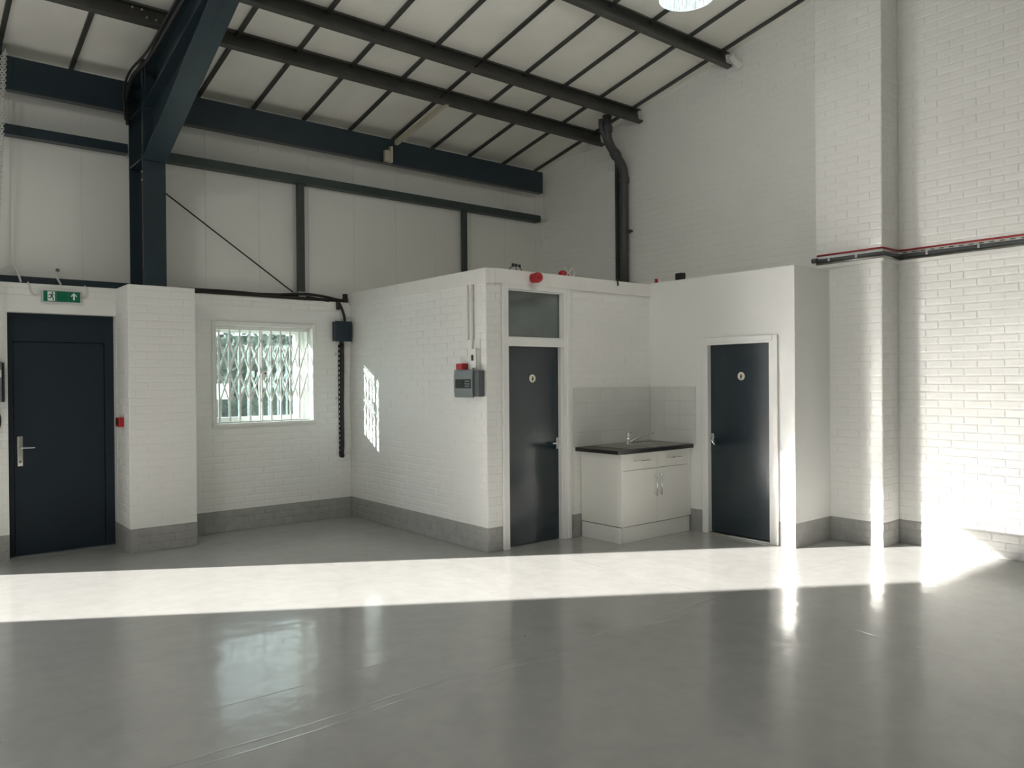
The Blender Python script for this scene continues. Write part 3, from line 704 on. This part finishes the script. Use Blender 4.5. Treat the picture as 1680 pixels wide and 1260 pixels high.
wt = wt.build('worktop', 'worktop'); tag(wt, 'black laminate worktop on the cream cabinet', 'worktop')
t = thing('kitchen_sink', 'stainless steel sink and drainer set into the black worktop', 'sink', (6.35, 5.5, .933))
sm = MB()
for a, b, c, d in cutcells(5.87, 6.77, 5.285, 5.76, [(6.37, 6.71, 5.345, 5.69)]): sm.box(a, b, c, d, .9335, .9350)
sm.build('sink_top', 'steel', t)
MB().box(5.862, 6.778, 5.277, 5.287, .9335, .9378).box(5.862, 6.778, 5.758, 5.768, .9335, .9378).box(5.862, 5.872, 5.287, 5.758, .9335, .9378).box(6.768, 6.778, 5.287, 5.758, .9335, .9378).build('sink_rim', 'steel', t, .002)
bw = MB(); bp = [(6.37, 5.345), (6.71, 5.345), (6.71, 5.69), (6.37, 5.69)]
vs = [(x, y, .936) for x, y in bp]+[(6.54+(x-6.54)*.86, 5.517+(y-5.517)*.86, .78) for x, y in bp]
bw.add(vs, [(0, 1, 5, 4), (1, 2, 6, 5), (2, 3, 7, 6), (3, 0, 4, 7), (4, 5, 6, 7)]); bw.build('sink_bowl', 'steel', t)
for k in range(7): B('drainer_rib', 'steel', t, 5.90, 6.28, 5.35+k*.055, 5.356+k*.055, .9350, .9378, .0006)
t = thing('kitchen_tap', 'chrome mixer tap with a long raised swivel spout', 'tap', (6.21, 5.61, .9375))
MB().lathe([(0, 0), (.030, 0), (.030, .008), (.024, .014), (.024, .085), (.026, .10), (.022, .122), (.010, .132), (0, .133)], (6.215, 5.61, .938), (0, 0, 1), 20).build('tap_body', 'chrome', t, smooth=True)
MB().tube(smooth_path([(6.225, 5.602, .965), (6.30, 5.57, 1.0), (6.41, 5.53, 1.045), (6.455, 5.515, 1.062), (6.485, 5.505, 1.062), (6.492, 5.503, 1.045)]), .0095, 10).build('spout', 'chrome', t, smooth=True)
MB().bar((6.205, 5.61, 1.063), (6.245, 5.585, 1.078), .018, .009).build('tap_lever', 'chrome', t, .003)

# tiled splashbacks
def splash(name, label, face, u0, u1, z0, z1, du, seed):
    t = thing(name, label, 'splashback', ((u0+u1)/2 if face == 'f' else B2X, BY if face == 'f' else (u0+u1)/2, z0), 'splashbacks behind the sink')
    rnd = random.Random(seed)
    if face == 'f': B('grout_bed', 'grout', t, u0, u1, BY-.004, BY-.0006, z0, z1)
    else: B('grout_bed', 'grout', t, B2X-.004, B2X-.0006, u0, u1, z0, z1)
    rows = 4; hh = .155; nu = int(round((u1-u0)/du)); dd = (u1-u0)/nu
    for r in range(rows):
        zb = z1-(r+1)*hh; zt = z1-r*hh; zb = max(zb, z0)
        for c in range(nu):
            a = u0+c*dd+.001; b = u0+(c+1)*dd-.001; j = rnd.uniform(-.0006, .0006)
            if face == 'f': MB().box(a-.0007, b+.0007, BY-.010+j*.3, BY-.004, zb+.001, zt-.001).build('tile', 'tile', t, .0008, seg=1)
            else: MB().box(B2X-.010+j*.3, B2X-.004, a-.0007, b+.0007, zb+.001, zt-.001).build('tile', 'tile', t, .0008, seg=1)
splash('tile_splashback', 'pale grey tiles on the brick wall behind the sink', 'f', 5.605, 6.809, .936, 1.553, .2, 2)
splash('tile_splashback', 'pale grey tiles on the plastered wall at the end of the sink', 's', 5.18, 5.808, .936, 1.553, .2, 4)

# ------------------------------------------------------------------ small fittings
# emergency exit sign above the exit door
t = thing('exit_sign', 'green emergency exit sign with running figure and arrow', 'sign', (1.39, 8.50, 2.42))
B('sign_case', 'clearplastic', t, 1.222, 1.562, 8.487, 8.532, 2.415, 2.530, .006)
sf = B('sign_face', 'green', t, 1.238, 1.546, 8.480, 8.4868, 2.424, 2.524, .002)
o = Vector((1.238, 8.4798, 2.424)); X_, Z_, N_ = (1, 0, 0), (0, 0, 1), (0, -1, 0)
MB().flat([(.032, .006), (.094, .006), (.094, .094), (.032, .094)], o, X_, Z_, N_, .0008).build('doorway_symbol', 'signwhite', sf)
o2 = o+Vector((0, -.0009, 0)); fg = MB()
k = lambda pts: [(.032+x, .006+y) for x, y in pts]
fg.flat([(.032+.042+.0075*math.cos(a*.628), .006+.076+.0075*math.sin(a*.628)) for a in range(10)], o2, X_, Z_, N_, .0006)
fg.flat(k([(.028, .064), (.046, .066), (.050, .056), (.058, .052), (.061, .056), (.050, .063), (.044, .066), (.036, .046), (.029, .043)]), o2, X_, Z_, N_, .0006)
fg.flat(k([(.028, .066), (.040, .067), (.044, .046), (.034, .036), (.026, .040)]), o2, X_, Z_, N_, .0007)
fg.flat(k([(.028, .066), (.016, .062), (.008, .050), (.012, .047), (.020, .056), (.030, .058)]), o2, X_, Z_, N_, .0006)
fg.flat(k([(.026, .042), (.036, .038), (.026, .024), (.004, .022), (.004, .029), (.021, .031)]), o2, X_, Z_, N_, .0006)
fg.flat(k([(.034, .044), (.043, .044), (.050, .026), (.053, .004), (.045, .003), (.042, .022)]), o2, X_, Z_, N_, .0006)
fg.build('running_figure', 'green', sf)
MB().flat([(.246, .022), (.262, .022), (.262, .066), (.275, .052), (.282, .060), (.254, .090), (.226, .060), (.233, .052), (.246, .066)], o, X_, Z_, N_, .0008).build('arrow', 'signwhite', sf)
for u in (.1065, .206): B('divider', 'clearplastic', sf, 1.238+u, 1.239+u, 8.4795, 8.4800, 2.424, 2.524)
c1 = MB().tube(smooth_path([(1.2205, 8.51, 2.478), (1.18, 8.525, 2.476), (1.145, 8.528, 2.50), (1.128, 8.528, 2.56), (1.12, 8.54, 2.60)]), .008, 8).build('sign_conduit', 'lightgrey', smooth=True)
tag(c1, 'thin grey flexible conduit curving into the exit sign on its left', 'cable')
c2 = MB().tube(smooth_path([(1.5635, 8.51, 2.472), (1.60, 8.525, 2.474), (1.612, 8.528, 2.50), (1.615, 8.53, 2.56), (1.60, 8.56, 2.60)]), .008, 8).build('sign_conduit', 'lightgrey', smooth=True)
tag(c2, 'thin grey conduit leaving the exit sign on its right', 'cable')
c3 = MB().tube(smooth_path([(.90, 8.60, 2.68), (.96, 8.60, 2.73), (1.02, 8.60, 2.74), (1.05, 8.595, 2.68), (1.07, 8.59, 2.60)]), .010, 8).build('loop_cable', 'lightgrey', smooth=True)
tag(c3, 'pale looped cable standing on the brick at far left', 'cable')
c4 = MB().tube(smooth_path([(1.375, 8.60, 2.735), (1.362, 8.60, 2.69), (1.375, 8.59, 2.65), (1.40, 8.585, 2.60)]), .009, 8).build('cable_hook', 'lightgrey', smooth=True)
tag(c4, 'short pale cable hooked down behind the exit sign', 'cable'); MB().lathe([(0, -.015), (.016, -.015), (.016, .015), (0, .015)], (1.375, 8.60, 2.74), (1, 0, 0), 10).build('cable_gland', 'greybox2', c4)

# red manual call point on the pier
t = thing('alarm_call_point', 'red fire alarm call point on the side of the pier', 'alarm', (1.85, 8.33, 1.21))
B('back_box', 'red', t, 1.826, PX0-.005, 8.255, 8.395, 1.212, 1.302, .004)
B('break_glass', 'black', t, 1.8235, 1.8262, 8.285, 8.365, 1.232, 1.282)

# door control box at the left edge
t = thing('control_box', 'grey control box with black edges on the wall beside the exit door', 'control box', (.80, 8.47, 1.46))
B('casing', 'greybox', t, .70, .894, 8.420, 8.53, 1.48, 1.85, .012); B('edge_trim', 'black', t, .894, .914, 8.415, 8.53, 1.475, 1.84, .012)
B('label_plate', 'lightgrey', t, .80, .890, 8.4185, 8.4199, 1.70, 1.77)
MB().tube(smooth_path([(.84, 8.48, 1.48), (.865, 8.49, 1.40), (.885, 8.50, 1.32), (.875, 8.51, 1.24), (.83, 8.515, 1.18)]), .008, 8).build('hanging_cable', 'cable', t, smooth=True)

# blue isolator box and its perforated strap
t = thing('isolator_box', 'dark blue steel isolator box on the brick right of the window', 'isolator', (4.335, 8.48, 2.12))
B('casing', 'bluebox', t, 4.232, 4.438, 8.445, 8.533, 2.122, 2.352, .004); B('cover_lip', 'bluebox', t, 4.226, 4.444, 8.438, 8.446, 2.116, 2.358, .002)
MB().lathe([(.0, 0), (.028, 0), (.028, .03), (.02, .035), (0, .035)], (4.335, 8.49, 2.088), (0, 0, 1), 12).build('cable_gland', 'black', t)
MB().tube(smooth_path([(4.375, 8.49, 2.35), (4.372, 8.495, 2.42), (4.345, 8.505, 2.52), (4.315, 8.515, 2.58), (4.31, 8.56, 2.605)]), .016, 8).build('feed_cable', 'cable', t, smooth=True)
B('gland_plate', 'black', t, 4.285, 4.325, 8.495, 8.534, 2.50, 2.60, .004)
t = thing('cable_strap', 'black perforated cable strap hanging below the blue isolator box', 'cable', (4.335, 8.52, .74))
MB().tube(smooth_path([(4.345, 8.513, 2.09), (4.348, 8.513, 1.8), (4.340, 8.513, 1.3), (4.342, 8.513, .95), (4.335, 8.513, .75)], 4), [.027]*17, 8).build('strap_cable', 'cable', t, smooth=True)
B('strap_rail', 'black', t, 4.306, 4.330, 8.520, 8.533, .76, 2.08)
for i in range(22): B('strap_hole', 'white_plastic', t, 4.306, 4.316, 8.5175, 8.5205, .80+i*.058, .825+i*.058)
MB().lathe([(0, -.02), (.026, -.02), (.026, .02), (0, .02)], (4.334, 8.512, .745), (0, -1, 0), 12).build('end_clip', 'black', t)
for z in (1.42, 1.95): B('wall_clip', 'lightgrey', t, 4.262, 4.284, 8.519, 8.533, z, z+.035, .003)

# dark cables lying on the brick ledge
def ledge_cable(pts, r, label, mat='browncable'):
    c = MB().tube(smooth_path(pts, 5), r, 8).build('ledge_cable', mat, smooth=True); tag(c, label, 'cable', 'cables on the brick ledge')
ledge_cable([(2.5, 8.57, 2.622), (2.9, 8.572, 2.618), (3.4, 8.57, 2.62), (3.8, 8.575, 2.616), (4.2, 8.57, 2.618), (4.44, 8.575, 2.618)], .017, 'dark brown cable lying along the brick top, nearest the edge')
ledge_cable([(2.5, 8.612, 2.64), (3.0, 8.612, 2.645), (3.5, 8.612, 2.638), (3.9, 8.612, 2.672), (4.15, 8.612, 2.66), (4.35, 8.612, 2.63), (4.44, 8.612, 2.625)], .016, 'dark cable arching over the brick top behind the others', 'cable')
ledge_cable([(2.5, 8.655, 2.612), (3.2, 8.655, 2.64), (3.75, 8.655, 2.655), (4.0, 8.655, 2.645), (4.25, 8.655, 2.612)], .012, 'thin black cable lying farthest back on the brick top', 'cable')
lb = MB().box(4.405, 4.45, 8.55, 8.60, 2.60, 2.70).build('cable_post', 'black'); tag(lb, 'small black upright at the end of the ledge cables', 'bracket')

# fire alarm panel on the toilet block
t = thing('fire_alarm_unit', 'grey fire alarm panel with dark display near the brick corner', 'fire alarm', (4.42, 6.04, 1.47))
B('case', 'greybox2', t, 4.400, BX-.006, 5.850, 6.205, 1.485, 1.735, .004)
mb = MB(); pr = [(0, 0), (.025, -.008), (.0, -.0)]
outl = [(4.398, 1.475), (4.386, 1.482), (4.380, 1.53), (4.378, 1.605), (4.380, 1.69), (4.386, 1.738), (4.398, 1.745)]
cv = MB().prism([(p[0], p[1]) for p in outl], 1, 5.925, 6.225).build('cover', 'greybox', t)
B('display_window', 'display', t, 4.3745, 4.3815, 5.945, 6.195, 1.565, 1.652, .001)
for i in range(4):
    for j in range(3): B('button', 'greybox', t, 4.3725, 4.3744, 5.962+i*.020, 5.975+i*.020, 1.577+j*.024, 1.591+j*.024)
for y in (6.06, 6.05): pass
tt = thing('red_alarm_box', 'small red box on top of the grey alarm panel', 'alarm', (4.42, 6.15, 1.746))
B('case', 'red', tt, 4.40, BX-.006, 6.105, 6.215, 1.747, 1.806, .003); B('front_cover', 'red', tt, 4.392, 4.3998, 6.112, 6.208, 1.752, 1.801, .003)
tk = thing('mains_plate', 'white mounting plate with switch above the grey alarm panel', 'mounting plate', (4.46, 6.0, 1.74))
B('back_plate', 'white_plastic', tk, BX-.013, BX-.006, 5.905, 6.10, 1.745, 2.035, .002); B('spur_box', 'white_plastic', tk, BX-.048, BX-.0135, 5.93, 6.00, 1.76, 1.945, .004)
B('rocker_switch', 'black', tk, BX-.055, BX-.0485, 5.965, 5.995, 1.83, 1.885, .002); B('plate_edge', 'white_plastic', tk, BX-.030, BX-.0135, 5.915, 5.925, 1.745, 1.935, .001)
for y, z0, w, lab in ((6.105, 2.036, .017, 'narrow white mini trunking rising to the fascia, farther from the corner'), (6.025, 1.747, .017, 'narrow white mini trunking rising to the fascia, nearer the corner')):
    c = MB().box(BX-.028, BX-.0055, y-w, y+w, z0, FZ).build('mini_trunking', 'white_plastic', bevel=.003); tag(c, lab, 'trunking', 'trunking above the alarm panel')
    if z0 < 2: c.data.transform(Matrix.Translation((-.008, 0, 0)))

# red sounder on the fascia, and things on the toilet roof
t = thing('alarm_sounder', 'round red alarm sounder on the white fascia over the door', 'alarm', (5.045, 5.79, 2.64))
MB().lathe([(0, 0), (.048, 0), (.048, .028), (.040, .032)], (5.045, 5.798, 2.648), (0, -1, 0), 24).build('base', 'red', t, smooth=False)
MB().lathe([(.040, .030), (.040, .034), (.050, .04), (.052, .075), (.044, .10), (.030, .108), (0, .110)], (5.045, 5.798, 2.648), (0, -1, 0), 24).build('horn', 'red', t, smooth=True)
t = thing('alarm_bell', 'red beacon with white looped wires on the toilet block roof', 'alarm', (5.62, 5.92, 2.71))
MB().lathe([(0, 0), (.045, 0), (.048, .03), (.042, .07), (.02, .085), (0, .086)], (5.590, 5.95, 2.70), (0, 0, 1), 18).build('red_dome', 'red', t, smooth=True)
MB().lathe([(0, 0), (.04, 0), (.04, .05), (.02, .065), (0, .066)], (5.675, 5.99, 2.70), (0, 0, 1), 18).build('red_dome', 'red', t, smooth=True)
MB().tube(smooth_path([(5.59, 5.90, 2.70), (5.61, 5.895, 2.75), (5.66, 5.89, 2.80), (5.69, 5.89, 2.81), (5.705, 5.89, 2.76), (5.67, 5.885, 2.72), (5.62, 5.885, 2.70)]), .005, 6).build('white_wire', 'white_plastic', t, smooth=True)
MB().tube(smooth_path([(5.56, 5.90, 2.82), (5.59, 5.895, 2.79), (5.63, 5.89, 2.74), (5.66, 5.89, 2.70)]), .005, 6).build('white_wire', 'white_plastic', t, smooth=True)
t = thing('wire_loop', 'small dark wires and clips on the roof behind the door fascia', 'wires', (5.05, 6.3, 2.655))
MB().tube(smooth_path([(5.02, 6.2, 2.66), (5.05, 6.2, 2.76), (5.13, 6.2, 2.83), (5.21, 6.2, 2.82), (5.26, 6.2, 2.74), (5.29, 6.2, 2.66)]), .005, 6).build('wire', 'greybox2', t, smooth=True)
MB().box(5.11, 5.135, 6.19, 6.21, 2.815, 2.85).box(5.155, 5.175, 6.19, 6.21, 2.82, 2.85).box(5.20, 5.22, 6.19, 6.21, 2.815, 2.845).tube([(5.165, 6.2, 2.66), (5.165, 6.2, 2.82)], .004, 5).build('clip', 'black', t)
lc = MB().tube(smooth_path([(6.27, 5.79, 2.66), (6.265, 5.792, 2.70), (6.285, 5.81, 2.722), (6.40, 5.85, 2.722), (6.55, 5.9, 2.717), (6.70, 6.0, 2.70), (6.8, 6.1, 2.67)]), .009, 6).build('roof_cable', 'cable', smooth=True)
tag(lc, 'black cable hooked over the fascia below the downpipe', 'cable')
t = thing('spare_detector', 'small red and white device on the roof in the corner', 'alarm', (6.93, 5.75, 2.725))
MB().box(6.905, 6.935, 5.79, 5.815, 2.66, 2.785).build('red_body', 'red', t, .004)
MB().tube(smooth_path([(6.93, 5.80, 2.66), (6.95, 5.80, 2.78), (6.98, 5.79, 2.79), (6.99, 5.79, 2.74), (6.99, 5.79, 2.66)]), .005, 6).build('white_wire', 'white_plastic', t, smooth=True)
MB().lathe([(.05, 0), (.055, .02), (.05, .07), (.03, .10), (.0, .105)], (6.80, 6.0, 2.66), (0, 0, 1), 14).build('clear_cover', 'clearplastic', t, smooth=True)
t = thing('black_junction_box', 'small black box on the roof edge above the plastered wall', 'junction box', (6.93, 5.45, 2.725))
B('case', 'black', t, 6.905, 6.965, 5.43, 5.52, 2.66, 2.815, .004); MB().tube(smooth_path([(6.93, 5.43, 2.80), (6.93, 5.41, 2.81), (6.93, 5.40, 2.79), (6.93, 5.405, 2.74)]), .005, 6).build('flying_lead', 'black', t, smooth=True)

# services along the right wall
def wallpath(off, z, zt=0):
    a = XR-.006-off; b = PLX-.006-off; c = PL0-.006-off
    return [(a, -2.5, z), (a, c, z), (b, c, z), (b, PL1-.02, z)]
rc = MB()
for a, b in zip(wallpath(.010, 2.884), wallpath(.010, 2.884)[1:]): rc.tube([a, b], .009, 8)
rc = rc.build('red_fire_cable', 'redcable', smooth=True); tag(rc, 'red fire cable clipped along the top of the right wall services', 'cable')
def box_run(off0, off1, z0, z1):
    mb = MB()
    xa0, xa1 = XR-.0055-off1, XR-.0055-off0; yb0, yb1 = PL0-.0055-off1, PL0-.0055-off0; xb0, xb1 = PLX-.0055-off1, PLX-.0055-off0
    mb.box(xa0, xa1, -2.5, yb1, z0, z1); mb.box(xb0, xa0, yb0, yb1, z0, z1); mb.box(xb0, xb1, yb1, PL1-.015, z0, z1); return mb
ct = box_run(0, .006, 2.849, 2.873).build('cable_tray', 'steel'); tag(ct, 'slim galvanised cable tray under the red cable on the right wall', 'cable tray')
for i in range(26): B('tray_slot', 'black', ct, XR-.0122, XR-.0114, 3.40-i*.085, 3.44-i*.085, 2.857, 2.865)
bc = MB(); p_ = wallpath(.022, 2.830)
for a, b in zip(p_, p_[1:]): bc.tube([a, b], .017, 10)
bc = bc.build('black_conduit', 'greybox2', smooth=True); tag(bc, 'thick dark grey conduit running along the right wall', 'conduit')
for y in (3.2, 2.75, 2.3): B('saddle_clip', 'steel', bc, XR-.052, XR-.0062, y-.012, y+.012, 2.812, 2.848, .003)
for y in (4.0, 3.72): B('saddle_clip', 'steel', bc, PLX-.052, PLX-.0062, y-.012, y+.012, 2.812, 2.848, .003)
bc2 = MB(); p_ = wallpath(.018, 2.799)
for a, b in zip(p_, p_[1:]): bc2.tube([a, b], .0115, 8)
bc2 = bc2.build('grey_conduit', 'steel', smooth=True); tag(bc2, 'thinner silver conduit just below the dark grey one on the right wall', 'conduit')
wtk = box_run(0, .022, 2.752, 2.786).build('wall_trunking', 'white_plastic', bevel=.002); tag(wtk, 'white trunking along the right wall under the conduits', 'trunking')
je = MB().lathe([(0, 0), (.026, 0), (.026, .05), (0, .05)], (PLX-.035, PL1-.03, 2.835), (0, 1, 0), 12).build('conduit_end', 'greybox2'); tag(je, 'dark end fitting of the conduits above the toilet block corner', 'conduit')

# rolled-up shutter over the sunny door, just left of the picture
t = thing('roller_shutter', 'rolled up steel shutter over the open roller door at far left', 'shutter', (-1.725, 8.45, 3.66))
MB().box(-3.40, -.05, 8.30, 8.735, 3.665, 3.68).box(-3.40, -.05, 8.30, 8.315, 3.68, 4.05).box(-3.40, -.05, 8.30, 8.735, 4.05, 4.065).build('shutter_hood', 'greybox', t)
MB().lathe([(0, 0), (.15, 0), (.15, 3.2), (0, 3.2)], (-3.33, 8.52, 3.86), (1, 0, 0), 24).build('shutter_roll', 'steel', t, smooth=True)
for x in (-3.298, -.198): MB().box(x, x+.046, 8.62, 8.70, .002, 3.636).build('guide_rail', 'greybox', t)

# ------------------------------------------------------------------ outside
og = MB().box(-60, 60, 8.885, 90, -.3, -.10).build('outdoor_ground', 'asphalt'); tag(og, 'grey yard outside the window', 'ground', kind='structure')
og2 = MB().box(-90, -9.31, -60, 8.884, -.3, -.10).build('side_yard', 'asphalt'); tag(og2, 'grey yard outside the added open loading door', 'ground', kind='structure')
def foliage(name, label, c, rx, ry, rz_, n, size, seed, trunk=None, cat='tree'):
    rnd = random.Random(seed); t = thing(name, label, cat, (c[0], c[1], -.1)); mb = MB(); i = 0
    cl = [(rnd.gauss(0, .45), rnd.gauss(0, .45), rnd.gauss(0, .45)) for _ in range(28)]
    while i < n:
        q = cl[rnd.randrange(28)]; p = [q[k]+rnd.gauss(0, .16) for k in range(3)]
        if sum(v*v for v in p) > 1: continue
        pos = Vector((c[0]+p[0]*rx, c[1]+p[1]*ry, c[2]+p[2]*rz_)); a = Vector((rnd.gauss(0, 1), rnd.gauss(0, 1), rnd.gauss(0, 1))).normalized(); b = a.cross(Vector((rnd.gauss(0, 1), rnd.gauss(0, 1), rnd.gauss(0, 1)))).normalized()
        s = size*rnd.uniform(.6, 1.3); mb.add([pos-a*s, pos+b*s*.45, pos+a*s, pos-b*s*.45], [(0, 1, 2, 3)]); i += 1
    me = bpy.data.meshes.new('leaves'); me.from_pydata(mb.v, [], mb.f); me.materials.append(M['leaf']); o = bpy.data.objects.new('leaves', me); COL.objects.link(o); attach(o, t); o['kind'] = 'stuff'
    if cat == 'hedge':
        bmh = MB().lathe([(0, -1)]+[(math.cos(a*.2618), math.sin(a*.2618)) for a in range(-5, 6)]+[(0, 1)], (0, 0, 0), (0, 0, 1), 24)
        bmh.v = [(c[0]+x*rx*.97, c[1]+.5+y*ry*.5, c[2]+z*rz_*.92) for x, y, z in bmh.v]; bmh.build('inner_twigs', 'leaf', t, smooth=True)
    if trunk:
        MB().tube([(c[0], c[1], -.1), (c[0]+.1, c[1], c[2]*.5), (c[0], c[1], c[2])], [trunk, trunk*.8, trunk*.4], 10).build('trunk', 'bark', t, smooth=True)
        for k in range(6):
            a = k*1.05; MB().tube([(c[0], c[1], c[2]*.6+.2*k), (c[0]+rx*.4*math.cos(a), c[1]+ry*.4*math.sin(a), c[2]+.1*k), (c[0]+rx*.75*math.cos(a), c[1]+ry*.75*math.sin(a), c[2]+rz_*.4)], [trunk*.4, trunk*.25, .02], 6).build('branch', 'bark', t, smooth=True)
    return t
foliage('garden_hedge', 'dull grey green hedge beyond the barred window', (6.6, 15.2, 1.0), 5.5, 1.2, 1.75, 9000, .11, 5, .10, 'hedge')
sb = thing('yard_board', 'white board standing outside the lower left of the window', 'board', (3.4, 10.0, -.1))
B('board', 'white_gloss', sb, 3.30, 3.53, 10.0, 10.03, 1.42, 1.62, .004); B('post', 'steel_grey', sb, 3.39, 3.43, 10.03, 10.07, -.1, 1.55)
